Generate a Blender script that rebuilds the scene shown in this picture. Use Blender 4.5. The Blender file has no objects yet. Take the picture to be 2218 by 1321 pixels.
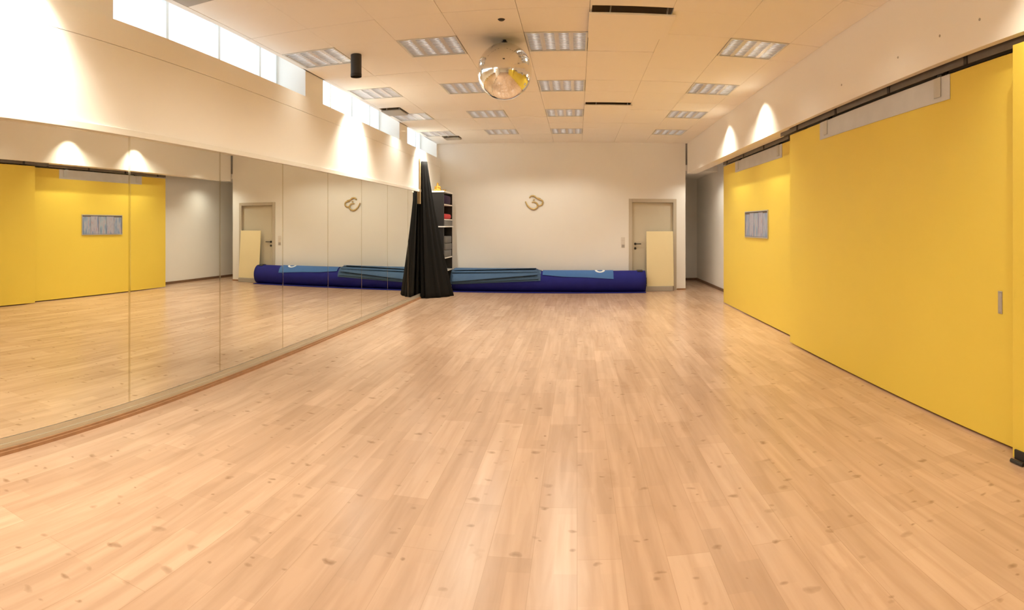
import bpy, bmesh, math, random
from mathutils import Vector, Matrix
random.seed(7)
PI = math.pi
S = bpy.context.scene
C = S.collection

# ------------------------------------------------------------------ camera, exposure, sky, lamps
F, XV, Y0 = 1300.0, 1250.0, 490.0          # cylindrical panorama: pixels per radian, azimuth 0, horizon row
CAMZ = 1.45
cam = bpy.data.cameras.new('camera')
cam.type = 'PANO'
cam_set = dict(u_min=(0 - XV) / F, u_max=(2218 - XV) / F, v_min=(Y0 - 1321) / F, v_max=Y0 / F)
holder = cam if hasattr(cam, 'central_cylindrical_range_u_min') else cam.cycles
holder.panorama_type = 'CENTRAL_CYLINDRICAL'
for k, v in cam_set.items():
    setattr(holder, 'central_cylindrical_range_' + k, v)
holder.central_cylindrical_radius = 1.0
cam.clip_start = 0.05
cam_o = bpy.data.objects.new('camera', cam)
C.objects.link(cam_o)
cam_o.location = (0, 0, CAMZ)
cam_o.rotation_euler = (PI / 2, 0, 0)
S.camera = cam_o

S.view_settings.view_transform = 'Standard'
S.view_settings.look = 'None'
S.view_settings.exposure = 0.08
S.view_settings.gamma = 1.0
S.view_settings.use_curve_mapping = False
try:
    S.cycles.use_denoising = True
    S.cycles.max_bounces = 10
    S.cycles.diffuse_bounces = 6
    S.cycles.glossy_bounces = 5
    S.cycles.sample_clamp_indirect = 40.0
    S.cycles.caustics_reflective = False
    S.cycles.caustics_refractive = False
except Exception:
    pass

W = bpy.data.worlds.new('sky')
S.world = W
W.use_nodes = True
bg = W.node_tree.nodes['Background']
bg.inputs[0].default_value = (0.86, 0.94, 1.0, 1)
bg.inputs[1].default_value = 2.1

CEIL = 3.34
SILL, PIER, HEAD = 3.0, -3.19, 3.62   # window sill, pier face, window head
XL, XR, YB, YREAR = -3.13, 2.50, 13.5, -4.0   # mirror plane, soffit face, back wall, wall behind the camera
LAMP = (1.0, 0.95, 0.80)
LAMP_W = 64.0
SPOT_W = 150.0
LAMP_K = ((0.15, 1.15, 1.15, 0.15), (0.5, 1.0, 1.0, 0.9), (0.6, 0.92, 0.92, 0.9), (0.7, 0.60, 0.66, 0.9))

def spot(name, loc, watt, cone, blend, rot=(0, 0, 0), parent=None, col=LAMP, size=0.02):
    l = bpy.data.lights.new(name, 'SPOT')
    l.energy = watt; l.color = col; l.spot_size = math.radians(cone); l.spot_blend = blend
    l.shadow_soft_size = size
    o = bpy.data.objects.new(name, l)
    C.objects.link(o)
    o.location = loc; o.rotation_euler = rot
    if parent: o.parent = parent
    return o

# wall washers recessed in the ceiling beside the two long walls
for y, k in ((2.2, 2.1), (8.0, 1.5), (11.7, 1.3)):
    spot('wall_washer', (XL + 0.30, y, CEIL - 0.02), SPOT_W * k, 100, 1.0, (0, math.radians(12), 0))
for y, k in ((2.3, 0.5), (7.75, 0.75), (9.65, 0.75)):
    spot('wall_washer', (XR - 0.31, y, CEIL - 0.02), SPOT_W * k, 104, 1.0, (0, math.radians(-6), 0))
# unseen spot added under the soffit to brighten the passage at the far end
spot('passage_fill', (2.64, 12.95, 2.645), 42.0, 150, 0.9)
# the ceiling lights of the part of the hall behind the photographer
LX = (-2.815, -1.505, -0.205, 1.845)
for y in (4.22, 2.29, 0.36, -1.57):
    for i, x in enumerate(LX):
        k = (0.0, 1.05, 1.05, 0.15)[i] if y > 4 else (0.45, 0.68, 0.68, 0.6)[i]
        if k: spot('ceiling_lamp', (x, y, CEIL - 0.02), LAMP_W * k, 152 if i in (1, 2) else 128, 0.75 if i in (1, 2) else 1.0)

# ------------------------------------------------------------------ helpers
def children(o): return [c for c in bpy.data.objects if c.parent == o]

class MB:
    def __init__(s): s.v = []; s.f = []; s.m = []
    def add(s, vs, fs, mi=0):
        n = len(s.v); s.v += [tuple(v) for v in vs]
        s.f += [tuple(i + n for i in f) for f in fs]; s.m += [mi] * len(fs)
        return s
    def box(s, x0, x1, y0, y1, z0, z1, mi=0):
        v = [(x, y, z) for x in (x0, x1) for y in (y0, y1) for z in (z0, z1)]
        return s.add(v, [(0, 1, 3, 2), (4, 6, 7, 5), (0, 4, 5, 1), (2, 3, 7, 6), (0, 2, 6, 4), (1, 5, 7, 3)], mi)
    def lathe(s, prof, cx=0, cy=0, seg=32, cap=True, mi=0):
        n = len(prof); v = []; f = []
        for i in range(seg):
            a = 2 * PI * i / seg
            for r, z in prof: v.append((cx + r * math.cos(a), cy + r * math.sin(a), z))
        for i in range(seg):
            j = (i + 1) % seg
            for k in range(n - 1): f.append((i * n + k, j * n + k, j * n + k + 1, i * n + k + 1))
        if cap:
            f.append(tuple(i * n for i in range(seg))[::-1]); f.append(tuple(i * n + n - 1 for i in range(seg)))
        return s.add(v, f, mi)
    def tube(s, pts, r, seg=10, mi=0, flat=1.0, rs=None):
        pts = [Vector(p) for p in pts]; v = []; f = []; n = len(pts)
        for i, p in enumerate(pts):
            t = (pts[min(i + 1, n - 1)] - pts[max(i - 1, 0)]).normalized()
            a = Vector((0, 1, 0)) if abs(t.y) < 0.9 else Vector((0, 0, 1))
            u = t.cross(a).normalized(); w = t.cross(u)
            rr = r if rs is None else rs[i]
            for k in range(seg):
                q = 2 * PI * k / seg
                v.append(p + u * rr * math.cos(q) + w * rr * flat * math.sin(q))
        for i in range(n - 1):
            for k in range(seg):
                l = (k + 1) % seg
                f.append((i * seg + k, i * seg + l, (i + 1) * seg + l, (i + 1) * seg + k))
        f.append(tuple(range(seg))[::-1]); f.append(tuple((n - 1) * seg + k for k in range(seg)))
        return s.add(v, f, mi)
    def ball(s, c, rx, ry, rz, nu=20, nv=12, mi=0):
        v = [(c[0], c[1], c[2] + rz)]; f = []
        for j in range(1, nv):
            p = PI * j / nv
            for i in range(nu):
                a = 2 * PI * i / nu
                v.append((c[0] + rx * math.sin(p) * math.cos(a), c[1] + ry * math.sin(p) * math.sin(a), c[2] + rz * math.cos(p)))
        v.append((c[0], c[1], c[2] - rz))
        for i in range(nu):
            f.append((0, 1 + i, 1 + (i + 1) % nu))
            for j in range(nv - 2):
                a = 1 + j * nu; f.append((a + i, a + nu + i, a + nu + (i + 1) % nu, a + (i + 1) % nu))
            a = 1 + (nv - 2) * nu; f.append((a + i, len(v) - 1, a + (i + 1) % nu))
        return s.add(v, f, mi)
    def build(s, name, mats, parent=None, smooth=False, bevel=0.0, off=(0, 0, 0)):
        me = bpy.data.meshes.new(name)
        me.from_pydata([(a - off[0], b - off[1], c - off[2]) for a, b, c in s.v], [], s.f)
        bm = bmesh.new(); bm.from_mesh(me); bmesh.ops.recalc_face_normals(bm, faces=bm.faces); bm.to_mesh(me); bm.free()
        for m in (mats if isinstance(mats, (list, tuple)) else [mats]): me.materials.append(m)
        for p, i in zip(me.polygons, s.m): p.material_index = i; p.use_smooth = smooth
        o = bpy.data.objects.new(name, me); C.objects.link(o)
        o.location = off
        if parent:
            o.parent = parent
        if bevel:
            b = o.modifiers.new('bevel', 'BEVEL'); b.width = bevel; b.segments = 2; b.limit_method = 'ANGLE'
        return o

def tag(o, label=None, cat=None, group=None, kind=None):
    if label: o['label'] = label
    if cat: o['category'] = cat
    if group: o['group'] = group
    if kind: o['kind'] = kind
    return o

def empty(name, loc=(0, 0, 0)):
    o = bpy.data.objects.new(name, None); C.objects.link(o); o.location = loc; o.empty_display_size = 0.1
    return o

def struct(o, label=None, cat=None): return tag(o, label, cat, None, 'structure')

# ------------------------------------------------------------------ materials
def mat(name, col, rough=0.6, metal=0.0, spec=0.5, bump=0.0, bscale=60.0, var=0.0, vscale=3.0, emit=None):
    m = bpy.data.materials.new(name); m.use_nodes = True
    nt = m.node_tree; b = nt.nodes['Principled BSDF']
    b.inputs['Base Color'].default_value = (*col, 1); b.inputs['Roughness'].default_value = rough
    b.inputs['Metallic'].default_value = metal; b.inputs['Specular IOR Level'].default_value = spec
    tc = nt.nodes.new('ShaderNodeTexCoord')
    if var:
        n = nt.nodes.new('ShaderNodeTexNoise'); n.inputs['Scale'].default_value = vscale; n.inputs['Detail'].default_value = 4
        nt.links.new(tc.outputs['Object'], n.inputs['Vector'])
        mx = nt.nodes.new('ShaderNodeMix'); mx.data_type = 'RGBA'
        mx.inputs[6].default_value = (*[c * (1 - var) for c in col], 1); mx.inputs[7].default_value = (*[min(1, c * (1 + var)) for c in col], 1)
        nt.links.new(n.outputs['Fac'], mx.inputs[0]); nt.links.new(mx.outputs[2], b.inputs['Base Color'])
    if bump:
        n2 = nt.nodes.new('ShaderNodeTexNoise'); n2.inputs['Scale'].default_value = bscale; n2.inputs['Detail'].default_value = 3
        nt.links.new(tc.outputs['Object'], n2.inputs['Vector'])
        bp = nt.nodes.new('ShaderNodeBump'); bp.inputs['Strength'].default_value = bump; bp.inputs['Distance'].default_value = 0.01
        nt.links.new(n2.outputs['Fac'], bp.inputs['Height']); nt.links.new(bp.outputs['Normal'], b.inputs['Normal'])
    if emit:
        b.inputs['Emission Color'].default_value = (*emit[:3], 1); b.inputs['Emission Strength'].default_value = emit[3]
    return m

M = {}
M['wall'] = mat('white_wall_paint', (0.90, 0.885, 0.85), 0.75, bump=0.05, bscale=90, var=0.012)
M['soffit'] = mat('soffit_board', (0.94, 0.90, 0.82), 0.7, bump=0.03, var=0.015, vscale=1.5)
M['ceil'] = mat('mineral_fibre_tile', (0.95, 0.92, 0.86), 0.9, bump=0.12, bscale=180, var=0.01)
M['void'] = mat('ceiling_void_grey', (0.20, 0.18, 0.16), 0.9)
M['yellow'] = mat('yellow_sliding_panel_laminate', (0.80, 0.60, 0.085), 0.45, spec=0.3, bump=0.03, bscale=300, var=0.02, vscale=2)
M['mirror'] = mat('mirror_silvering', (0.91, 0.92, 0.85), 0.0, 1.0)
M['mirror_edge'] = mat('ground_mirror_edge', (0.80, 0.78, 0.64), 0.06, 1.0)
M['steel'] = mat('brushed_galvanised_steel', (0.56, 0.55, 0.52), 0.32, 0.9, var=0.12, vscale=6)
M['ledge'] = mat('aluminium_ledge', (0.62, 0.58, 0.48), 0.35, 0.6)
M['plate'] = mat('galvanised_plate', (0.60, 0.59, 0.58), 0.5, 0.75, var=0.10, vscale=5)
M['railbrown'] = mat('weathered_rail_metal', (0.17, 0.145, 0.12), 0.5, 0.4, var=0.2, vscale=9)
M['dark'] = mat('dark_metal', (0.035, 0.032, 0.028), 0.5, 0.4)
M['black'] = mat('black_lacquered_metal', (0.035, 0.034, 0.033), 0.5)
M['curtain'] = mat('black_velvet', (0.012, 0.0115, 0.011), 0.95, spec=0.15, bump=0.2, bscale=300)
M['trimwood'] = mat('red_brown_wood_strip', (0.36, 0.195, 0.10), 0.4, var=0.25, vscale=12)
M['darkwood'] = mat('dark_wood_skirting', (0.20, 0.11, 0.06), 0.45, var=0.2, vscale=9)
M['batten'] = mat('pine_batten', (0.42, 0.30, 0.15), 0.6, var=0.2, vscale=15)
M['door'] = mat('beige_door_paint', (0.62, 0.57, 0.45), 0.5, var=0.015)
M['doorframe'] = mat('beige_frame_paint', (0.56, 0.50, 0.40), 0.5)
M['cream'] = mat('cream_board', (0.86, 0.74, 0.45), 0.5, var=0.02)
M['greybar'] = mat('grey_bar_paint', (0.42, 0.38, 0.32), 0.6)
M['gold'] = mat('polished_gold', (0.83, 0.55, 0.13), 0.25, 1.0)
M['brass'] = mat('aged_brass', (0.60, 0.46, 0.22), 0.4, 0.7)
M['louvre'] = mat('satin_aluminium_louvre', (0.72, 0.71, 0.72), 0.35, 0.3)
M['tube'] = mat('fluorescent_tube', (0.9, 0.9, 0.9), 0.4, emit=(1.0, 0.96, 0.88, 3.0))
M['duct'] = mat('brown_grey_duct', (0.48, 0.40, 0.31), 0.8)
M['lightframe'] = mat('pale_light_frame', (0.72, 0.72, 0.68), 0.45, 0.1)
M['trough'] = mat('shaded_reflector', (0.30, 0.28, 0.27), 0.5, 0.3)
M['plastic'] = mat('white_switch_plastic', (0.78, 0.74, 0.68), 0.35)
M['plasticshade'] = mat('grey_switch_plastic', (0.42, 0.39, 0.36), 0.4)
M['white'] = mat('white_gloss_paint', (0.85, 0.84, 0.80), 0.4)
M['shelfblack'] = mat('black_brown_veneer', (0.022, 0.02, 0.02), 0.45)
M['purple'] = mat('purple_cloth', (0.03, 0.013, 0.055), 0.9, bump=0.3, bscale=60)
M['red'] = mat('red_cloth', (0.62, 0.06, 0.07), 0.9, bump=0.3, bscale=60)
M['greyfoam'] = mat('grey_felt', (0.17, 0.17, 0.17), 0.95, bump=0.2, bscale=120, var=0.1)
M['emblem'] = mat('white_print', (0.85, 0.87, 0.90), 0.6)
M['winframe'] = mat('white_window_frame', (0.80, 0.84, 0.85), 0.4)

def ribbed(name, col, scale, strength, col2):
    m = bpy.data.materials.new(name); m.use_nodes = True; nt = m.node_tree; b = nt.nodes['Principled BSDF']
    b.inputs['Roughness'].default_value = 0.75; b.inputs['Specular IOR Level'].default_value = 0.3
    tc = nt.nodes.new('ShaderNodeTexCoord'); w = nt.nodes.new('ShaderNodeTexWave'); w.bands_direction = 'X'
    w.inputs['Scale'].default_value = scale; w.inputs['Distortion'].default_value = 0.3
    nt.links.new(tc.outputs['Object'], w.inputs['Vector'])
    bp = nt.nodes.new('ShaderNodeBump'); bp.inputs['Strength'].default_value = strength; bp.inputs['Distance'].default_value = 0.004
    nt.links.new(w.outputs['Fac'], bp.inputs['Height']); nt.links.new(bp.outputs['Normal'], b.inputs['Normal'])
    n = nt.nodes.new('ShaderNodeTexNoise'); n.inputs['Scale'].default_value = 7; nt.links.new(tc.outputs['Object'], n.inputs['Vector'])
    mx = nt.nodes.new('ShaderNodeMix'); mx.data_type = 'RGBA'; mx.inputs[6].default_value = (*col, 1); mx.inputs[7].default_value = (*col2, 1)
    nt.links.new(n.outputs['Fac'], mx.inputs[0]); nt.links.new(mx.outputs[2], b.inputs['Base Color'])
    return m
M['bluemat'] = ribbed('deep_blue_mat_vinyl', (0.012, 0.014, 0.19), 40, 0.35, (0.016, 0.02, 0.24))
M['slate'] = ribbed('slate_blue_foam', (0.055, 0.115, 0.23), 90, 0.1, (0.075, 0.14, 0.25))
M['sky'] = ribbed('bright_blue_foam', (0.06, 0.16, 0.42), 90, 0.1, (0.07, 0.18, 0.45))

def floor_material():
    m = bpy.data.materials.new('pine_laminate'); m.use_nodes = True; nt = m.node_tree; L = nt.links
    b = nt.nodes['Principled BSDF']
    N = lambda t: nt.nodes.new('ShaderNode' + t)
    def math_(op, a, c=None, clamp=False):
        n = N('Math'); n.operation = op; n.use_clamp = clamp
        for i, q in enumerate((a, c)):
            if q is None: continue
            if isinstance(q, (int, float)): n.inputs[i].default_value = q
            else: L.new(q, n.inputs[i])
        return n.outputs[0]
    def mixc(fac, a, c, mode='MIX'):
        n = N('Mix'); n.data_type = 'RGBA'; n.blend_type = mode
        for s_, q in ((0, fac), (6, a), (7, c)):
            if isinstance(q, tuple): n.inputs[s_].default_value = (*q, 1) if len(q) == 3 else q
            elif isinstance(q, (int, float)): n.inputs[s_].default_value = q
            else: L.new(q, n.inputs[s_])
        return n.outputs[2]
    tc = N('TexCoord'); sp = N('SeparateXYZ'); L.new(tc.outputs['Object'], sp.inputs[0])
    X, Y = sp.outputs[0], sp.outputs[1]
    cb = N('CombineXYZ'); L.new(Y, cb.inputs[0]); L.new(X, cb.inputs[1])
    def brick(w, h, off, mortar, seed, c1, c2):
        mp = N('Mapping'); mp.inputs['Location'].default_value = (seed * 3.71 + 40, seed * 0.0 + 40 * h * 10, 0)
        L.new(cb.outputs[0], mp.inputs['Vector'])
        n = N('TexBrick'); n.offset = off; n.offset_frequency = 2; n.squash = 1
        n.inputs['Scale'].default_value = 1; n.inputs['Brick Width'].default_value = w; n.inputs['Row Height'].default_value = h
        n.inputs['Mortar Size'].default_value = mortar; n.inputs['Mortar Smooth'].default_value = 0.1; n.inputs['Bias'].default_value = 0
        n.inputs['Color1'].default_value = (*c1, 1); n.inputs['Color2'].default_value = (*c2, 1); n.inputs['Mortar'].default_value = (*c1, 1)
        L.new(mp.outputs[0], n.inputs['Vector'])
        return n
    A, B_ = FLOOR_A, FLOOR_B
    pl = brick(1.30, 0.196, 0.37, 0.0016, 1, A, B_)
    st = brick(0.52, 0.098, 0.41, 0.0, 2, (0.945, 0.94, 0.935), (1.05, 1.05, 1.05))
    col = mixc(1.0, pl.outputs['Color'], st.outputs['Color'], 'MULTIPLY')
    # long soft grain
    mp = N('Mapping'); mp.inputs['Scale'].default_value = (16, 1.1, 1); L.new(tc.outputs['Object'], mp.inputs['Vector'])
    g = N('TexNoise'); g.inputs['Scale'].default_value = 1.0; g.inputs['Detail'].default_value = 4; g.inputs['Distortion'].default_value = 0.6
    L.new(mp.outputs[0], g.inputs['Vector'])
    r = N('ValToRGB'); r.color_ramp.elements[0].position = 0.33; r.color_ramp.elements[0].color = (0.80, 0.75, 0.70, 1)
    r.color_ramp.elements[1].position = 0.62; r.color_ramp.elements[1].color = (1.04, 1.04, 1.04, 1)
    L.new(g.outputs['Fac'], r.inputs['Fac'])
    col = mixc(0.6, col, r.outputs['Color'], 'MULTIPLY')
    # knots: round spots a few centimetres wide, some with a tail along the grain
    def knots(sx, sy, rad, thr, seed):
        q = N('Mapping'); q.inputs['Scale'].default_value = (sx, sy, 1); q.inputs['Location'].default_value = (seed, seed * 0.7, 0)
        L.new(tc.outputs['Object'], q.inputs['Vector'])
        w = N('TexNoise'); w.inputs['Scale'].default_value = 14; L.new(tc.outputs['Object'], w.inputs['Vector'])
        ad = N('VectorMath'); ad.operation = 'MULTIPLY_ADD'; L.new(w.outputs['Color'], ad.inputs[0])
        ad.inputs[1].default_value = (0.30, 0.26, 0); L.new(q.outputs[0], ad.inputs[2])
        v = N('TexVoronoi'); v.inputs['Scale'].default_value = 1; v.voronoi_dimensions = '2D'; L.new(ad.outputs[0], v.inputs['Vector'])
        s3 = N('SeparateXYZ'); L.new(v.outputs['Color'], s3.inputs[0])
        on = math_('GREATER_THAN', s3.outputs[0], thr)
        size = math_('ADD', math_('MULTIPLY', s3.outputs[1], rad * 0.8), rad * 0.35)
        k = math_('SUBTRACT', 1.0, math_('DIVIDE', v.outputs['Distance'], size), True)
        k = math_('MULTIPLY', math_('MULTIPLY', math_('POWER', k, 0.6), on), math_('ADD', math_('MULTIPLY', s3.outputs[2], 0.6), 0.4))
        return k
    # darker heartwood streaks along the grain
    mq = N('Mapping'); mq.inputs['Scale'].default_value = (9, 0.9, 1); mq.inputs['Location'].default_value = (5.1, 2.3, 0); L.new(tc.outputs['Object'], mq.inputs['Vector'])
    hq = N('TexNoise'); hq.inputs['Scale'].default_value = 1.0; hq.inputs['Detail'].default_value = 5; hq.inputs['Roughness'].default_value = 0.6; hq.inputs['Distortion'].default_value = 1.2
    L.new(mq.outputs[0], hq.inputs['Vector'])
    hr = N('ValToRGB'); hr.color_ramp.elements[0].position = 0.58; hr.color_ramp.elements[0].color = (0, 0, 0, 1)
    hr.color_ramp.elements[1].position = 0.76; hr.color_ramp.elements[1].color = (1, 1, 1, 1); L.new(hq.outputs['Fac'], hr.inputs['Fac'])
    sr = N('SeparateXYZ'); L.new(hr.outputs['Color'], sr.inputs[0])
    col = mixc(math_('MULTIPLY', sr.outputs[0], 0.36), col, (0.38, 0.22, 0.125))
    k3 = knots(6.0, 7.5, 0.11, 0.72, 17.7)
    col = mixc(math_('MULTIPLY', k3, 0.7), col, (0.22, 0.115, 0.055))
    k1 = knots(3.5, 4.3, 0.105, 0.38, 3.3)
    k2 = knots(3.1, 1.0, 0.13, 0.60, 9.1)
    col = mixc(math_('MULTIPLY', k2, 0.35), col, (0.34, 0.19, 0.10))
    col = mixc(math_('MULTIPLY', k1, 0.8), col, (0.22, 0.115, 0.055))
    joint = math_('MULTIPLY', pl.outputs['Fac'], 0.2)
    col = mixc(joint, col, (0.30, 0.18, 0.10))
    L.new(col, b.inputs['Base Color'])
    b.inputs['Roughness'].default_value = 0.25
    b.inputs['Specular IOR Level'].default_value = 0.5
    nb = N('TexNoise'); nb.inputs['Scale'].default_value = 5; L.new(tc.outputs['Object'], nb.inputs['Vector'])
    bp = N('Bump'); bp.inputs['Strength'].default_value = 0.04; bp.inputs['Distance'].default_value = 0.01
    L.new(nb.outputs['Fac'], bp.inputs['Height']); L.new(bp.outputs['Normal'], b.inputs['Normal'])
    return m
FLOOR_A, FLOOR_B = (0.53, 0.345, 0.228), (0.615, 0.418, 0.288)
M['floor'] = floor_material()

def glass():
    m = bpy.data.materials.new('window_glass'); m.use_nodes = True; nt = m.node_tree
    nt.nodes.remove(nt.nodes['Principled BSDF'])
    t = nt.nodes.new('ShaderNodeBsdfTransparent'); g = nt.nodes.new('ShaderNodeBsdfGlossy'); g.inputs['Roughness'].default_value = 0.02
    x = nt.nodes.new('ShaderNodeMixShader'); x.inputs[0].default_value = 0.06
    nt.links.new(t.outputs[0], x.inputs[1]); nt.links.new(g.outputs[0], x.inputs[2])
    nt.links.new(x.outputs[0], nt.nodes['Material Output'].inputs['Surface'])
    return m
M['glass'] = glass()

# ------------------------------------------------------------------ room shell
struct(MB().box(-3.65, 3.35, YREAR, 16.0, -0.12, 0.0).build('floor', M['floor']))

# ceiling: separate tiles with open joints under a slab, openings where lights and air outlets sit
XLINES = [-3.19, -3.13, -2.50, -1.82, -1.19, -0.52, 0.11, 0.83, 1.53, 2.16, 2.50]
YLINES = [YREAR] + [5.83 + 0.643 * k for k in range(-15, 12)] + [YB]
COLS = ((-3.13, -2.50), (-1.82, -1.19), (-0.52, 0.11), (1.53, 2.16))
ROWS = tuple(5.83 + 1.929 * k for k in range(4))
HOLES = [(x0, x1, y, y + 0.643) for y in ROWS for x0, x1 in COLS]
VENTS = {  # opening, plate height under the ceiling
    'near': (0.13, 0.84, 5.13, 5.84), 'mid': (0.13, 0.83, 9.15, 9.72), 'left': (-3.13, -2.78, 9.12, 9.68),
    'far': (-2.83, -2.46, 12.30, 12.72), 'front': (-3.13, -2.50, 3.50, 4.13)}
HOLES += list(VENTS.values())
def subtract(rects, h):
    out = []
    for a, b, c, d in rects:
        if h[1] <= a or h[0] >= b or h[3] <= c or h[2] >= d: out.append((a, b, c, d)); continue
        if h[2] > c: out.append((a, b, c, h[2]))
        if h[3] < d: out.append((a, b, h[3], d))
        y0, y1 = max(c, h[2]), min(d, h[3])
        if h[0] > a: out.append((a, h[0], y0, y1))
        if h[1] < b: out.append((h[1], b, y0, y1))
    return out
cm = MB()
rnd = random.Random(3)
for i in range(len(XLINES) - 1):
    for j in range(len(YLINES) - 1):
        rs = [(XLINES[i] + 0.0018, XLINES[i + 1] - 0.0018, YLINES[j] + 0.0018, YLINES[j + 1] - 0.0018)]
        for h in HOLES: rs = subtract(rs, h)
        dz = rnd.choice((0, 0, 0, 0.001, 0.002, 0.003))
        for a, b, c, d in rs:
            if b - a > 0.01 and d - c > 0.01: cm.box(a, b, c, d, CEIL + dz, CEIL + 0.02)
cm.box(-3.172, 3.35, YREAR, YB + 0.1, CEIL + 0.16, CEIL + 0.30, 1)
cm.box(-3.65, -3.172, YREAR, YB, HEAD, HEAD + 0.12, 0)        # reveal heads over the windows
cm.box(-3.19, -3.172, YREAR, YB, CEIL + 0.003, HEAD, 0)       # edge board of the suspended ceiling
struct(cm.build('ceiling', [M['ceil'], M['void']]))

# left wall: boarding above the mirrors, piers between deep window openings

OPEN = ((-0.6, 2.72), (3.27, 6.56), (7.08, 10.46), (10.98, 13.38))
wl = MB()
wl.box(-3.65, -3.16, YREAR, YB, 0, 2.19)
wl.box(-3.65, XL, YREAR, YB, 2.19, 2.806)
wl.box(-3.65, XL - 0.02, YREAR, YB, 2.806, 2.810)
wl.box(-3.65, XL, YREAR, YB, 2.810, SILL)
py = YREAR
for a, b in OPEN:
    wl.box(-3.65, PIER, py, a, SILL, HEAD); py = b
wl.box(-3.65, PIER, py, YB, SILL, HEAD)
struct(wl.build('wall_left', M['wall']))

for n, (a, b) in enumerate(OPEN):
    if b < 3: continue
    f = MB(); gx = -3.60
    f.box(gx - 0.03, gx + 0.03, a, b, SILL, SILL + 0.035); f.box(gx - 0.03, gx + 0.03, a, b, HEAD - 0.035, HEAD)
    for y in (a + 0.02, a + 1.13, a + 2.0, a + 2.86, b - 0.02):
        if y < b: f.box(gx - 0.025, gx + 0.025, max(a, y - 0.02), min(b, y + 0.02), SILL + 0.035, HEAD - 0.035)
    w = empty('window_%d' % n, (gx, (a + b) / 2, SILL)); struct(w)
    f.build('window_frame', M['winframe'], w, off=w.location)
    MB().box(gx - 0.004, gx + 0.004, a + 0.02, b - 0.02, SILL + 0.03, HEAD - 0.03).build('pane', M['glass'], w, off=w.location)
    for o in children(w): o.location = (0, 0, 0)
    # the opening as a sampling portal for the daylight
    pl = bpy.data.lights.new('window_portal', 'AREA'); pl.shape = 'RECTANGLE'; pl.size = HEAD - SILL; pl.size_y = b - a
    pl.cycles.is_portal = True
    po = bpy.data.objects.new('window_portal', pl); C.objects.link(po)
    po.location = (-3.64, (a + b) / 2, (SILL + HEAD) / 2); po.rotation_euler = (0, -PI / 2, 0)

# back wall with the doorway
DX0, DX1, DTOP = 1.23, 2.19, 2.00      # clear opening
wb = MB()
wb.box(-3.65, DX0, YB, YB + 0.16, 0, HEAD + 0.1); wb.box(DX1, 2.465, YB, YB + 0.16, 0, CEIL + 0.16); wb.box(DX0, DX1, YB, YB + 0.16, DTOP, CEIL + 0.16)
wb.box(2.32, 2.465, YB + 0.16, 15.9, 0, 2.85)
struct(wb.build('wall_back', M['wall']))
struct(MB().box(2.20, 3.35, YB + 0.20, YB + 0.30, 2.85, CEIL + 0.2).box(1.0, 2.32, YB + 0.16, YB + 0.22, 0, 2.3).build('leak_seal', M['duct']))  # added backing that blocks sky leaks behind the soffit gap and door
struct(MB().box(2.2, 3.35, 15.9, 16.0, 0, 2.85).build('wall_alcove', M['wall']))
struct(MB().box(2.465, 3.35, YB, 15.95, 2.72, 2.85).build('ceiling_alcove', M['wall']))
struct(MB().box(3.22, 3.35, YREAR, 15.9, 0, CEIL + 0.16).build('wall_right', M['wall']))
struct(MB().box(-3.65, 3.35, YREAR - 0.1, YREAR, 0, HEAD + 0.1).build('wall_rear', M['wall']))

# soffit: deep fascia over the sliding panels
sf = MB()
sf.box(XR, XR + 0.05, YREAR, YB - 0.04, 2.65, CEIL + 0.16)
sf.box(XR + 0.05, 2.715, 6.95, YB - 0.04, 2.65, 2.67)
soff = struct(sf.build('wall_soffit', M['soffit']))
for y, z in ((4.22, 2.83), (3.62, 2.845), (3.15, 2.835), (5.3, 2.83)):
    MB().tube([(XR - 0.003, y, z), (XR + 0.002, y, z)], 0.010, 12).build('screw_plug', M['greybar'], soff)

struct(MB().box(XL - 0.03, XL + 0.035, YREAR, 11.75, 0, 0.022).box(XL - 0.03, XL + 0.022, YREAR, 11.75, 0.022, 0.036).build('baseboard_left', M['trimwood']))
struct(MB().box(XL - 0.03, XL + 0.010, YREAR, 11.75, 0.036, 0.062).box(XL - 0.03, XL + 0.004, YREAR, 11.75, 0.062, 0.098).build('trim_1', M['ledge']))
struct(MB().box(XL - 0.03, XL + 0.018, YREAR, 11.75, 2.138, 2.19).build('trim_2', M['white'], bevel=0.004))
struct(MB().box(3.195, 3.22, YREAR, 15.9, 0, 0.06).box(2.465, 3.195, 15.875, 15.9, 0, 0.06).build('baseboard_alcove', M['darkwood']))
struct(MB().box(2.26, 2.465, YB - 0.015, YB, 0, 0.035).build('baseboard_back', M['trimwood']))

# ------------------------------------------------------------------ door in the back wall
d = empty('door_1', ((DX0 + DX1) / 2, YB, 0)); struct(d)
def part(mb, name, m, root, **k):
    o = mb.build(name, m, root, off=root.location, **k); o.location = (0, 0, 0); return o
fr = MB()
fr.box(DX0 - 0.065, DX0 + 0.012, YB - 0.018, YB + 0.10, 0, DTOP + 0.07); fr.box(DX1 - 0.012, DX1 + 0.065, YB - 0.018, YB + 0.10, 0, DTOP + 0.07)
fr.box(DX0 + 0.012, DX1 - 0.012, YB - 0.018, YB + 0.10, DTOP - 0.012, DTOP + 0.07)
part(fr, 'door_frame', M['doorframe'], d, bevel=0.005)
lf = part(MB().box(DX0 + 0.015, DX1 - 0.015, YB + 0.045, YB + 0.085, 0.008, DTOP - 0.015), 'door_leaf', M['door'], d, bevel=0.003)
hx, hz = DX0 + 0.085, 1.05
h = MB(); h.tube([(hx, YB + 0.044, hz), (hx, YB + 0.032, hz)], 0.027, 20); h.tube([(hx, YB + 0.04, hz), (hx, YB - 0.005, hz), (hx + 0.015, YB - 0.012, hz), (hx + 0.13, YB - 0.012, hz)], 0.010, 10)
h.tube([(hx, YB + 0.044, hz - 0.10), (hx, YB + 0.032, hz - 0.10)], 0.027, 20)
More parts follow.
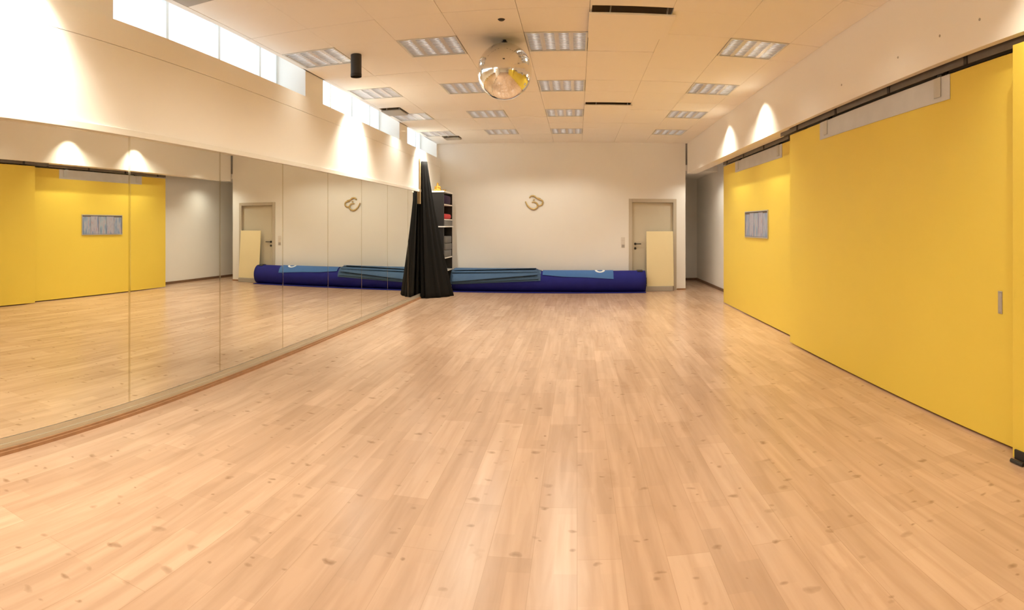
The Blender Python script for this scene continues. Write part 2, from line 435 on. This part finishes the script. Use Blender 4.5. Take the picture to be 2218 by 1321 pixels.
part(h, 'door_handle', M['dark'], d, smooth=False)

# ------------------------------------------------------------------ wall mirrors
seams = [2.15 + 1.2367 * k for k in range(8)] + [11.75]
names = ['closest to the black curtain', 'second from the black curtain', 'third from the black curtain', 'fourth from the black curtain',
         'fifth from the black curtain', 'sixth from the black curtain', 'seventh from the black curtain', 'cut by the photo edge']
for i in range(8):
    a, b = seams[i] + 0.001, seams[i + 1] - 0.001
    r = empty('wall_mirror', (XL - 0.015, (a + b) / 2, 0.1))
    part(MB().box(XL - 0.024, XL, a + 0.012, b - 0.012, 0.1, 2.138), 'mirror_glass', M['mirror'], r)
    part(MB().box(XL - 0.024, XL - 0.001, a, a + 0.012, 0.1, 2.138), 'ground_edge', M['mirror_edge'], r)
    part(MB().box(XL - 0.024, XL - 0.001, b - 0.012, b, 0.1, 2.138), 'ground_edge', M['mirror_edge'], r)
    tag(r, 'tall mirror pane on the left wall, ' + names[7 - i], 'mirror', 'wall mirror panes')

# ------------------------------------------------------------------ ceiling lights
def make_light():
    r = empty('ceiling_light', (0, 0, CEIL))
    w = 0.30
    f = MB()
    for a, b, c, e in ((-0.31, 0.31, -0.317, -0.297), (-0.31, 0.31, 0.297, 0.317), (-0.31, -0.29, -0.297, 0.297), (0.29, 0.31, -0.297, 0.297)):
        f.box(a, b, c, e, -0.004, 0.03)
    f.build('light_frame', M['lightframe'], r)
    hs = MB(); hs.box(-0.305, 0.305, -0.31, 0.31, 0.085, 0.095)
    for a, b, c, e in ((-0.305, 0.305, -0.312, -0.304), (-0.305, 0.305, 0.304, 0.312), (-0.305, -0.297, -0.304, 0.304), (0.297, 0.305, -0.304, 0.304)):
        hs.box(a, b, c, e, 0.03, 0.085)
    hs.build('housing', M['trough'], r)
    for k in range(3):                       # lengthwise reflectors, wedge shaped
        x = -0.145 + 0.145 * k
        g = MB()
        g.add([(x - 0.022, -0.297, 0.002), (x + 0.022, -0.297, 0.002), (x, -0.297, 0.07), (x - 0.022, 0.297, 0.002), (x + 0.022, 0.297, 0.002), (x, 0.297, 0.07)],
              [(0, 1, 4, 3), (1, 2, 5, 4), (2, 0, 3, 5), (0, 2, 1), (3, 4, 5)])
        g.build('lane_reflector', M['louvre'], r)
    for k in range(4):                       # cross blades of each lamp lane
        x0 = -0.29 + 0.145 * k + (0 if k == 0 else 0.016); x1 = -0.145 + 0.145 * k - (0 if k == 3 else 0.016)
        g = MB()
        for q in range(12):
            y = -0.272 + 0.0495 * q
            g.add([(x0, y - 0.010, 0.004), (x1, y - 0.010, 0.004), (x1, y + 0.010, 0.004), (x0, y + 0.010, 0.004), (x0, y, 0.038), (x1, y, 0.038)],
                  [(0, 1, 2, 3), (0, 4, 5, 1), (3, 2, 5, 4), (0, 3, 4), (1, 5, 2)])
        g.build('louvre_blades', M['louvre'], r)
        t = MB(); xm = (x0 + x1) / 2
        t.tube([(xm, -0.29, 0.065), (xm, 0.29, 0.065)], 0.012, 10).build('lamp_tube', M['tube'], r, smooth=True)
    return r
proto = make_light()
rown = ('level with the mirror ball', 'first row beyond the mirror ball', 'second row beyond the mirror ball', 'row closest to the back wall')
coln = ('along the window wall', 'left of the mirror ball', 'right of the mirror ball', 'along the right soffit')
first = True
for j, y in enumerate(ROWS):
    for i, (x0, x1) in enumerate(COLS):
        if first: r = proto; first = False
        else:
            r = proto.copy(); C.objects.link(r)
            for ch in children(proto):
                if ch.type == 'LIGHT': continue
                c2 = ch.copy(); C.objects.link(c2); c2.parent = r
        r.location = ((x0 + x1) / 2, y + 0.3215, CEIL)
        tag(r, 'square louvred ceiling light %s, %s' % (coln[i], rown[j]), 'ceiling light', 'louvred grid lights in the ceiling')
for j, y in enumerate(ROWS):
    for i, (x0, x1) in enumerate(COLS):
        spot('ceiling_lamp', ((x0 + x1) / 2, y + 0.3215, CEIL - 0.02), LAMP_W * LAMP_K[j][i], (134 if j == 3 else 152) if i in (1, 2) else (100 if j == 3 and i == 3 else 128), (0.35 if j == 3 else 0.75) if i in (1, 2) else (0.6 if j == 3 and i == 3 else 1.0))

# ------------------------------------------------------------------ air outlets in the ceiling
def vent(key, label, plate, drop, m, tilt=0.0, stay=True):
    x0, x1, y0, y1 = VENTS[key]
    r = empty('air_outlet', ((x0 + x1) / 2, (y0 + y1) / 2, CEIL))
    b = MB()
    b.box(x0, x1, y0 - 0.004, y0, CEIL + 0.02, CEIL + 0.15); b.box(x0, x1, y1, y1 + 0.004, CEIL + 0.02, CEIL + 0.15)
    b.box(x0 - 0.004, x0, y0, y1, CEIL + 0.02, CEIL + 0.15); b.box(x1, x1 + 0.004, y0, y1, CEIL + 0.02, CEIL + 0.15)
    b.box(x0, x1, y0, y1, CEIL + 0.145, CEIL + 0.155)
    part(b, 'duct_box', M['duct'], r)
    px0, px1, py0, py1 = plate
    o = part(MB().box(px0, px1, py0, py1, CEIL - drop, CEIL - drop + 0.018), 'outlet_plate', m, r, bevel=0.002)
    if tilt: o.rotation_euler = (0, tilt, 0)
    for sx in (px0 + 0.24 * (px1 - px0), px1 - 0.1 * (px1 - px0)):
        s = MB().tube([(sx, py0 + 0.05, CEIL - drop + 0.016), (sx + 0.02, py0 + 0.02, CEIL + 0.146)], 0.007, 8)
        part(s, 'plate_hanger', M['steel'], r)
    tag(r, label, 'air outlet', 'air outlets in the ceiling'); return r
vent('near', 'large dropped ceiling air outlet plate with dark slot, right of the mirror ball', (0.105, 0.87, 5.225, 5.88), 0.042, M['ceil'])
vent('mid', 'ceiling air outlet with narrow dark slot, further back than the large dropped plate', (0.115, 0.85, 9.215, 9.80), 0.036, M['ceil'])
vent('left', 'grey ceiling air outlet between two lights along the window wall', (-3.12, -2.80, 9.22, 9.66), 0.03, M['greybar'])
vent('far', 'small grey ceiling air outlet close to the back wall above the curtain', (-2.80, -2.48, 12.40, 12.70), 0.03, M['greybar'])
vent('front', 'grey ceiling panel cut by the top of the photo, above the first window', (-3.115, -2.52, 3.52, 4.11), 0.008, M['greybar'])

# ------------------------------------------------------------------ small ceiling fittings
sp = MB(); sp.lathe([(0.058, CEIL - 0.215), (0.060, CEIL - 0.21), (0.060, CEIL - 0.003), (0.058, CEIL)], -2.38, 6.17, 32)
r = empty('cylinder_spotlight', (-2.38, 6.17, CEIL))
part(sp, 'lamp_body', M['black'], r)
part(MB().lathe([(0.060, CEIL - 0.245), (0.0615, CEIL - 0.24), (0.0615, CEIL - 0.214), (0.046, CEIL - 0.214), (0.046, CEIL - 0.243)], -2.38, 6.17, 32, cap=False), 'lamp_rim', M['dark'], r)
tag(r, 'black cylinder spotlight mounted under the ceiling near the windows', 'spotlight')
r = empty('ceiling_sensor', (-0.69, 5.44, CEIL))
part(MB().lathe([(0.001, CEIL - 0.012), (0.022, CEIL - 0.011), (0.030, CEIL - 0.004), (0.034, CEIL)], -0.69, 5.44, 24), 'sensor_dome', M['dark'], r)
tag(r, 'small dark round fitting in the ceiling above the mirror ball', 'sensor')

# ------------------------------------------------------------------ mirror ball
BX, BY, BZ, BR = -0.735, 6.05, 3.02, 0.278
ball = empty('mirror_ball', (BX, BY, BZ))
nv, nu = 72, 144
v = []; f = []
g = MB()
me = MB().ball((BX, BY, BZ), BR, BR, BR * 1.03, nu, nv)
M['ball'] = mat('mirror_tiles', (0.86, 0.84, 0.79), 0.06, 1.0)
part(me, 'mirror_tiles', M['ball'], ball)
mt = MB(); mt.lathe([(0.028, BZ + BR - 0.005), (0.030, BZ + BR + 0.022), (0.018, BZ + BR + 0.026), (0.018, CEIL)], BX, BY, 20)
part(mt, 'ball_motor', M['dark'], ball)
tag(ball, 'silver mirror ball hanging from the ceiling', 'mirror ball')

# ------------------------------------------------------------------ sliding panels and their rails
PB, PT = 0.018, 2.575
def panel(x, ya, yb, label, plate=None, pull=None, hang=(), guide=None):
    r = empty('sliding_wall_leaf', (x + 0.02, (ya + yb) / 2, PB))
    part(MB().box(x, x + 0.04, ya, yb, PB, PT), 'panel_board', M['yellow'], r, bevel=0.002)
    if plate:
        pa, pb = plate
        p = part(MB().box(x - 0.004, x, pa, pb, PT - 0.185, PT), 'header_plate', M['plate'], r)
        for y in (pa + 0.16, pb - 0.16):
            s = MB().box(x - 0.010, x - 0.004, y - 0.045, y + 0.045, PT - 0.15, PT + 0.0)
            s = s.build('clamp', M['steel'], p, off=r.location); s.location = (0, 0, 0)
    for y in hang:
        q = MB().box(x + 0.005, x + 0.035, y - 0.03, y + 0.03, PT, PT + 0.03).tube([(x + 0.0, y - 0.05, PT + 0.042), (x + 0.04, y - 0.05, PT + 0.042)], 0.022, 14).tube([(x + 0.0, y + 0.05, PT + 0.042), (x + 0.04, y + 0.05, PT + 0.042)], 0.022, 14)
        part(q, 'hanger_carriage', M['dark'], r)
    if pull:
        y, z = pull
        q = MB().box(x - 0.004, x, y - 0.022, y + 0.022, z - 0.075, z + 0.075)
        pp = part(q, 'flush_pull', M['steel'], r, bevel=0.002)
        s = MB().box(x - 0.0045, x - 0.0038, y - 0.013, y + 0.013, z - 0.06, z + 0.06).build('pull_recess', M['greybar'], pp, off=r.location); s.location = (0, 0, 0)
    if guide:
        y = guide
        part(MB().box(x - 0.012, x, y - 0.16, y - 0.03, 0.018, 0.075).tube([(x - 0.03, y - 0.13, 0.012), (x - 0.03, y - 0.02, 0.012)], 0.012, 10), 'floor_guide', M['dark'], r)
    tag(r, label, 'sliding panel', 'yellow sliding wall panels'); return r
panel(2.74, 6.85, 11.0, 'yellow sliding panel carrying the framed notices, closest to the back wall', plate=(7.7, 10.15), hang=(7.9, 9.95))
panel(2.58, 2.70, 6.97, 'large yellow sliding panel with long metal plate and flush pull', plate=(3.60, 6.02), pull=(3.03, 0.945), hang=(3.75, 5.85))
panel(2.475, -0.9, 2.79, 'yellow sliding panel edge cut by the photo border, in front of the others', guide=2.79)
for x, a, b, l in ((2.585, -1.5, 7.3, 'brown metal hanging rail under the soffit above the large yellow panel'),
                   (2.745, 6.9, 11.0, 'hanging rail above the yellow panel that carries the framed notices')):
    r = empty('sliding_rail', (x, (a + b) / 2, 2.65))
    m_ = MB()
    pr = [(-0.012, 2.60), (-0.006, 2.60), (-0.006, 2.66), (0.036, 2.66), (0.036, 2.60), (0.042, 2.60), (0.042, 2.668), (-0.012, 2.668)]
    m_.add([(x + p_, yy, z_) for yy in (a, b) for p_, z_ in pr], [tuple(range(8)), tuple(range(15, 7, -1))] + [(i, (i + 1) % 8, 8 + (i + 1) % 8, 8 + i) for i in range(8)])
    part(m_, 'rail_channel', M['railbrown'], r)
    y = a + 0.5
    while y < b:
        part(MB().box(x - 0.02, x - 0.012, y - 0.02, y + 0.02, 2.598, 2.70), 'rail_bracket', M['dark'], r); y += 1.1
    tag(r, l, 'rail', 'hanging rails of the sliding panels')

# framed notices on the far panel
def paper(name, base, seed):
    m = bpy.data.materials.new(name); m.use_nodes = True; nt = m.node_tree; b = nt.nodes['Principled BSDF']; L = nt.links
    b.inputs['Roughness'].default_value = 0.55
    tc = nt.nodes.new('ShaderNodeTexCoord')
    mp = nt.nodes.new('ShaderNodeMapping'); mp.inputs['Scale'].default_value = (1, 11, 3.5); mp.inputs['Location'].default_value = (0, seed * 1.7, seed)
    L.new(tc.outputs['Object'], mp.inputs['Vector'])
    n = nt.nodes.new('ShaderNodeTexNoise'); n.inputs['Scale'].default_value = 1.2; n.inputs['Detail'].default_value = 2; L.new(mp.outputs[0], n.inputs['Vector'])
    r = nt.nodes.new('ShaderNodeValToRGB'); e = r.color_ramp.elements
    e[0].position = 0.36; e[0].color = (0.17, 0.24, 0.38, 1); e[1].position = 0.68; e[1].color = (0.36, 0.26, 0.30, 1)
    q = e.new(0.48); q.color = (*base, 1); q = e.new(0.56); q.color = (0.36, 0.37, 0.44, 1)
    L.new(n.outputs['Fac'], r.inputs['Fac']); L.new(r.outputs['Color'], b.inputs['Base Color'])
    return m
NX, NY0, NY1, NZ0, NZ1 = 2.74, 8.30, 9.50, 1.27, 1.69
nf = empty('notice_frame', (NX - 0.006, (NY0 + NY1) / 2, NZ0))
q = MB(); t = 0.015
q.box(NX - 0.016, NX - 0.002, NY0, NY1, NZ0, NZ0 + t); q.box(NX - 0.016, NX - 0.002, NY0, NY1, NZ1 - t, NZ1)
q.box(NX - 0.016, NX - 0.002, NY0, NY0 + t, NZ0 + t, NZ1 - t); q.box(NX - 0.016, NX - 0.002, NY1 - t, NY1, NZ0 + t, NZ1 - t)
part(q, 'frame_border', M['plate'], nf)
part(MB().box(NX - 0.005, NX - 0.001, NY0 + t, NY1 - t, NZ0 + t, NZ1 - t), 'backing', M['void'], nf)
n_ = 5; wd = (NY1 - NY0 - 2 * t - 0.02) / n_
for k in range(n_):
    y = NY0 + t + 0.01 + k * wd; top = NZ1 - t - (0.03, 0.012, 0.02, 0.014, 0.035)[k]
    part(MB().box(NX - 0.008, NX - 0.006, y + 0.004, y + wd - 0.004, NZ0 + t + 0.006, top), 'notice_sheet',
         paper('notice_print', ((0.26, 0.33, 0.44), (0.38, 0.34, 0.41), (0.27, 0.35, 0.43), (0.35, 0.34, 0.42), (0.28, 0.33, 0.44))[k], k + 1), nf)
tag(nf, 'silver frame of blue and pink notices on the yellow panel', 'notice board')

# ------------------------------------------------------------------ black curtain at the end of the mirrors
cu = empty('gathered_curtain', (-2.95, 11.72, 0))
segs, lv = 120, 26
vs = []; fs = []
for j in range(lv + 1):
    s_ = j / lv; z = 2.76 * (1 - s_) + 0.004
    right = -3.018 + 0.27 * s_ + 0.16 * s_ ** 2           # right hand edge
    left = XL + 0.012 + 0.004 * s_
    a = (right - left) / 2; cx = (right + left) / 2; b = 0.05 + 0.14 * s_
    for i in range(segs):
        th = 2 * PI * i / segs
        pl_ = 0.018 * math.sin(9 * th + 1.1) * (0.25 + s_) + 0.012 * math.sin(15 * th + 2.0 * s_) * s_
        k = 1 + pl_ / max(0.09, a) * 1.3
        x = cx + a * math.cos(th) * k; y = 11.72 + b * math.sin(th) * k + 0.9 * (x - XL)
        vs.append((max(x, XL + 0.004), y, z))
for j in range(lv):
    for i in range(segs):
        l = (i + 1) % segs
        fs.append((j * segs + i, j * segs + l, (j + 1) * segs + l, (j + 1) * segs + i))
fs.append(tuple(range(segs))); fs.append(tuple(lv * segs + i for i in range(segs))[::-1])
part(MB().add(vs, fs), 'curtain_cloth', M['curtain'], cu, smooth=True)
part(MB().box(XL + 0.002, XL + 0.03, 11.585, 11.63, 1.90, 2.80), 'batten', M['batten'], cu)
tag(cu, 'tall gathered black curtain hanging at the end of the mirror wall', 'curtain')

# ------------------------------------------------------------------ black bookcase in the corner
KX0, KX1, KY0, KY1, KT = -3.12, -2.79, 12.36, 13.22, 2.19
bk = empty('bookcase', ((KX0 + KX1) / 2, (KY0 + KY1) / 2, 0))
for y in (KY0, KY1 - 0.025): part(MB().box(KX0, KX1, y, y + 0.025, 0, KT - 0.02), 'side_panel', M['shelfblack'], bk)
part(MB().box(KX0, KX0 + 0.012, KY0 + 0.025, KY1 - 0.025, 0, KT - 0.02), 'back_panel', M['shelfblack'], bk)
part(MB().box(KX0 - 0.005, KX1 + 0.01, KY0 - 0.01, KY1 + 0.01, KT - 0.02, KT + 0.012), 'top_board', M['white'], bk)
SHELF = (0.10, 0.48, 0.76, 1.43, 1.58, 1.90)
for z in SHELF:
    e = 0.03 if z == 1.43 else 0.0
    part(MB().box(KX0 + 0.012, KX1 + e + 0.004, KY0 + (-0.012 if e else 0.025), KY1 - 0.025, z, z + 0.024), 'shelf_board', M['white'], bk)
tag(bk, 'tall black bookcase with white shelves behind the curtain', 'bookcase')

def block(name, m, x0, x1, y0, y1, z0, z1, label, cat, group=None, bev=0.02):
    o = MB().box(x0, x1, y0, y1, z0, z1).build(name, m, off=((x0 + x1) / 2, (y0 + y1) / 2, z0), bevel=bev)
    for p in o.data.polygons: p.use_smooth = True
    return tag(o, label, cat, group)
block('purple_bag', M['purple'], -3.09, -2.80, 12.42, 13.14, 1.925, 2.13, 'dark purple cloth bundle on the top shelf of the bookcase', 'cloth', bev=0.05)
block('folded_cloth', M['red'], -3.09, -2.79, 12.45, 13.12, 1.605, 1.72, 'folded red cloth on the second shelf of the bookcase', 'cloth', bev=0.045)
block('felt_box', M['greyfoam'], -3.08, -2.78, 12.42, 13.15, 1.455, 1.575, 'flat grey box under the shelf that holds the red cloth', 'box', bev=0.008)
zz = 0.785
for k, l in enumerate(('lowest of the stack in the bookcase', 'middle of the stack in the bookcase', 'topmost of the stack in the bookcase')):
    hgt = (0.15, 0.14, 0.15)[k]
    block('grey_block', M['greyfoam'], -3.08, -2.785 + 0.006 * (k % 2), 12.45 + 0.02 * k, 13.12, zz, zz + hgt, 'grey felt block, ' + l, 'block', 'grey blocks in the bookcase', 0.015)
    zz += hgt + 0.004
    if k < 2:
        pass

# seated golden statue on top of the bookcase
def statue(x, y, z, s):
    b = MB()
    b.ball((x, y, z + 0.030 * s), 0.085 * s, 0.055 * s, 0.030 * s)                 # crossed legs
    b.ball((x - 0.055 * s, y - 0.015 * s, z + 0.032 * s), 0.040 * s, 0.040 * s, 0.028 * s)
    b.ball((x + 0.055 * s, y - 0.015 * s, z + 0.032 * s), 0.040 * s, 0.040 * s, 0.028 * s)
    b.ball((x, y + 0.005 * s, z + 0.085 * s), 0.042 * s, 0.034 * s, 0.060 * s)      # torso
    b.ball((x, y + 0.005 * s, z + 0.118 * s), 0.056 * s, 0.030 * s, 0.022 * s)      # shoulders
    for q in (-1, 1):
        b.tube([(x + q * 0.052 * s, y, z + 0.118 * s), (x + q * 0.066 * s, y - 0.008 * s, z + 0.078 * s), (x + q * 0.018 * s, y - 0.045 * s, z + 0.055 * s)], 0.014 * s, 10, rs=[0.017 * s, 0.015 * s, 0.011 * s])
    b.tube([(x, y, z + 0.13 * s), (x, y, z + 0.15 * s)], 0.015 * s, 10)
    b.ball((x, y, z + 0.168 * s), 0.026 * s, 0.027 * s, 0.032 * s)                  # head
    b.ball((x, y, z + 0.200 * s), 0.012 * s, 0.012 * s, 0.012 * s)                  # topknot
    for q in (-1, 1): b.ball((x + q * 0.026 * s, y, z + 0.162 * s), 0.005 * s, 0.008 * s, 0.014 * s)
    b.lathe([(0.09 * s, z - 0.0), (0.095 * s, z + 0.006 * s), (0.085 * s, z + 0.014 * s)], x, y, 28)
    o = b.build('seated_statue', M['gold'], off=(x, y, z), smooth=True)
    md = o.modifiers.new('weld', 'REMESH'); md.mode = 'VOXEL'; md.voxel_size = 0.0045; md.use_smooth_shade = True
    return o
tag(statue(-3.0, 12.68, KT + 0.012, 0.95), 'small golden seated statue on top of the black bookcase', 'statue')
cup = MB().lathe([(0.028, KT + 0.012), (0.034, KT + 0.016), (0.040, KT + 0.055), (0.036, KT + 0.055), (0.030, KT + 0.022)], -2.88, 12.80, 24).build('small_bowl', M['gold'], off=(-2.88, 12.80, KT + 0.012), smooth=False)
tag(cup, 'little golden bowl beside the seated statue on the bookcase', 'bowl')

# ------------------------------------------------------------------ long blue mat roll along the back wall
RY, RR = 13.215, 0.235
RX0, RX1 = -2.76, 1.50
roll = empty('mat_roll', ((RX0 + RX1) / 2, RY, 0))
vs = []; fs = []; sg = 48; nx = 40
prof = []
for i in range(nx + 1):
    x = RX0 + (RX1 - RX0) * i / nx
    rr = RR * (1 + 0.012 * math.sin(x * 2.1) + 0.008 * math.sin(x * 5.3 + 1))
    for k in range(sg):
        a = 2 * PI * k / sg
        y = RY - rr * math.cos(a) * 1.0; z = RR + rr * math.sin(a)
        if z < 0.03: z = 0.012 + (z - 0.0) * 0.4 if z > 0 else 0.006
        vs.append((x, y, max(z, 0.003)))
for i in range(nx):
    for k in range(sg):
        l = (k + 1) % sg
        fs.append((i * sg + k, i * sg + l, (i + 1) * sg + l, (i + 1) * sg + k))
fs.append(tuple(range(sg))); fs.append(tuple(nx * sg + k for k in range(sg))[::-1])
part(MB().add(vs, fs), 'rolled_mat', M['bluemat'], roll, smooth=True)
# the loose outer flap that ends along the floor
part(MB().box(RX0 + 0.02, RX1 - 0.005, RY - RR - 0.035, RY - RR + 0.14, 0.001, 0.016), 'mat_flap', M['bluemat'], roll, bevel=0.004)
# spiral of the rolled layers on the visible end
sp_ = [(RX1 + 0.002, RY + (0.02 + 0.2 * u) * math.cos(u * 6 * 2 * PI), RR + (0.02 + 0.2 * u) * math.sin(u * 6 * 2 * PI)) for u in [i / 160 for i in range(161)]]
part(MB().tube(sp_, 0.004, 6), 'roll_edge', M['dark'], roll)
def strap(x, w, a0, a1, rad=RR + 0.006):
    v = []; n = 14
    for i in range(n + 1):
        a = a0 + (a1 - a0) * i / n
        for rr in (rad, rad + 0.012):
            for xx in (x - w / 2, x + w / 2): v.append((xx, RY - rr * math.cos(a), RR + rr * math.sin(a)))
    f = []
    for i in range(n):
        q = i * 4
        f += [(q, q + 1, q + 5, q + 4), (q + 2, q + 6, q + 7, q + 3), (q, q + 4, q + 6, q + 2), (q + 1, q + 3, q + 7, q + 5)]
    f += [(0, 2, 3, 1), (n * 4, n * 4 + 1, n * 4 + 3, n * 4 + 2)]
    return MB().add(v, f)
part(strap(1.38, 0.12, 1.1, 2.2), 'strap', M['black'], roll)
part(MB().box(RX1, RX1 + 0.03, RY - 0.10, RY - 0.02, 0.18, 0.32), 'strap', M['black'], roll, bevel=0.008)
tag(roll, 'long deep blue rolled floor mat lying along the back wall', 'mat roll')

# thin mats laid over the roll
def drape(name, m, x0, x1, layer, pl0, pl1, back, label, group=None, mids=(), thick=0.006, flare=0.0):
    """a sheet bent over the roll: front edge angle runs from pl0 at x0 to pl1 at x1 (degrees above the roll's axis)"""
    nx_, na = 24, 22
    r0 = RR * 1.022 + 0.002 + 0.0075 * layer
    v = []; f = []
    for rr in (r0, r0 + thick):
        for i in range(nx_ + 1):
            u = i / nx_; x = x0 + (x1 - x0) * u
            fa = pl0 + (pl1 - pl0) * u
            for (mu, ma) in mids:
                fa += ma * max(0, 1 - abs(u - mu) / 0.3)
            for j in range(na + 1):
                a = math.radians(fa + (back - fa) * j / na)
                q = rr + flare * (1 - j / na) ** 2
                v.append((x, RY - q * math.cos(a), RR + q * math.sin(a)))
    n = (nx_ + 1) * (na + 1); st = na + 1
    for i in range(nx_):
        for j in range(na):
            q = i * st + j
            f.append((q, q + st, q + st + 1, q + 1)); f.append((n + q, n + q + 1, n + q + st + 1, n + q + st))
    for i in range(nx_):
        for j in (0, na):
            q = i * st + j; f.append((q, n + q, n + q + st, q + st))
    for j in range(na):
        for i in (0, nx_):
            q = i * st + j; f.append((q, q + 1, n + q + 1, n + q))
    c = ((x0 + x1) / 2, RY, 2 * RR)
    r = empty('exercise_mat', c)
    part(MB().add(v, f), 'foam_sheet', m, r, smooth=False)
    tag(r, label, 'exercise mat', group); return r, r0 + thick
G = 'slate blue mats stacked on the roll'
drape('mat', M['slate'], -2.78, -0.79, 0, -16, 8, 118, 'lowest slate blue mat of the stack draped over the roll', G, flare=0)
drape('mat', M['slate'], -2.72, -0.83, 1, -9, 17, 116, 'second slate blue mat from the bottom of the draped stack', G, flare=0.02)
drape('mat', M['slate'], -2.74, -0.86, 2, 0, 31, 114, 'middle slate blue mat of the stack draped over the roll', G, flare=0.06)
drape('mat', M['slate'], -2.73, -0.87, 3, 38, 44, 112, 'second slate blue mat from the top of the draped stack', G, flare=0.05)
drape('mat', M['slate'], -2.70, -0.90, 4, 46, 62, 110, 'topmost slate blue mat of the stack draped over the roll', G, flare=0.06)
rt, rad = drape('mat', M['sky'], -0.75, 0.79, 0, 40, 17, 112, 'bright blue mat with white ring emblem draped alone on the roll', None, mids=((0.3, -4),))
v = []; f = []; nr = 40
for k in range(nr):
    a = 2 * PI * k / nr
    for q in (0.055, 0.10):
        for rr in (rad + 0.0008, rad + 0.002):
            s_ = math.radians(78) + q * math.sin(a) / rad
            v.append((0.50 + q * math.cos(a) * 1.1, RY - rr * math.cos(s_), RR + rr * math.sin(s_)))
for k in range(nr):
    a, b = k * 4, ((k + 1) % nr) * 4
    f += [(a + 1, a + 3, b + 3, b + 1), (a, b, b + 2, a + 2), (a, a + 1, b + 1, b), (a + 2, b + 2, b + 3, a + 3)]
part(MB().add(v, f), 'emblem', M['emblem'], rt)

# ------------------------------------------------------------------ cream board leaning on the door, on a low grey bar
o = MB().box(1.52, 2.14, 13.26, 13.36, 0, 0.105).build('low_bar', M['greybar'], off=(1.83, 13.31, 0), bevel=0.006)
tag(o, 'low grey bar on the floor under the leaning cream board', 'bar')
bd = MB().box(1.555, 2.165, -0.011, 0.011, 0, 1.235).build('leaning_board', M['cream'], bevel=0.003)
bd.data.transform(Matrix.Translation((-1.86, 0, 0)))
bd.location = (1.86, 13.325, 0.106); bd.rotation_euler = (math.radians(-5.4), 0, 0)
tag(bd, 'cream coloured rectangular board leaning against the door', 'board')

# ------------------------------------------------------------------ switch block beside the door
sw = empty('light_switch', (1.035, YB, 0.98))
part(MB().box(0.99, 1.08, YB - 0.010, YB, 0.965, 1.205), 'cover_frame', M['plastic'], sw, bevel=0.003)
for k, m_ in enumerate((M['plasticshade'], M['plastic'], M['plastic'])):
    z = 0.975 + 0.078 * k
    part(MB().box(1.003, 1.067, YB - 0.016, YB - 0.010, z, z + 0.063), 'rocker', m_, sw, bevel=0.003)
tag(sw, 'white triple light switch on the back wall beside the door', 'light switch')

# ------------------------------------------------------------------ brass wall ornament (om sign)
def wp(c):    # sketch units to the wall
    px = 1120 + c[0] * 0.05298; py_ = 400 + c[1] * 0.05298
    th = (px - XV) / F; rr = (YB - 0.02) / math.cos(th)
    return (rr * math.sin(th), YB - 0.022, CAMZ + (Y0 - py_) / F * rr)
def smooth_pts(p, n=6):
    out = []
    for i in range(len(p) - 1):
        p0, p1, p2, p3 = p[max(0, i - 1)], p[i], p[i + 1], p[min(len(p) - 1, i + 2)]
        for k in range(n):
            t = k / n
            out.append(tuple(0.5 * ((2 * b) + (-a + c) * t + (2 * a - 5 * b + 4 * c - d) * t * t + (-a + 3 * b - 3 * c + d) * t ** 3) for a, b, c, d in zip(p0, p1, p2, p3)))
    out.append(p[-1]); return out
om = MB()
for st in ([(500, 545), (560, 475), (640, 455), (720, 475), (790, 535), (870, 560), (960, 575)],
           [(840, 600), (940, 610), (1020, 650), (1050, 720), (1020, 800), (920, 850), (830, 815)],
           [(600, 720), (680, 700), (770, 730), (825, 790), (835, 880), (790, 955), (680, 1000), (560, 970), (450, 880), (380, 770), (350, 680)]):
    pts = [wp(q) for q in smooth_pts(st)]
    n = len(pts); rs = [0.020 * (0.45 + 0.55 * math.sin(PI * (i + 1) / (n + 1)) ** 0.5) for i in range(n)]
    om.tube(pts, 0.02, 10, flat=0.6, rs=rs)
om.ball(wp((690, 615)), 0.022, 0.012, 0.018)
oo = om.build('wall_ornament', M['brass'], off=wp((700, 730)), smooth=True)
tag(oo, 'curled brass om sign hanging on the back wall', 'wall ornament')
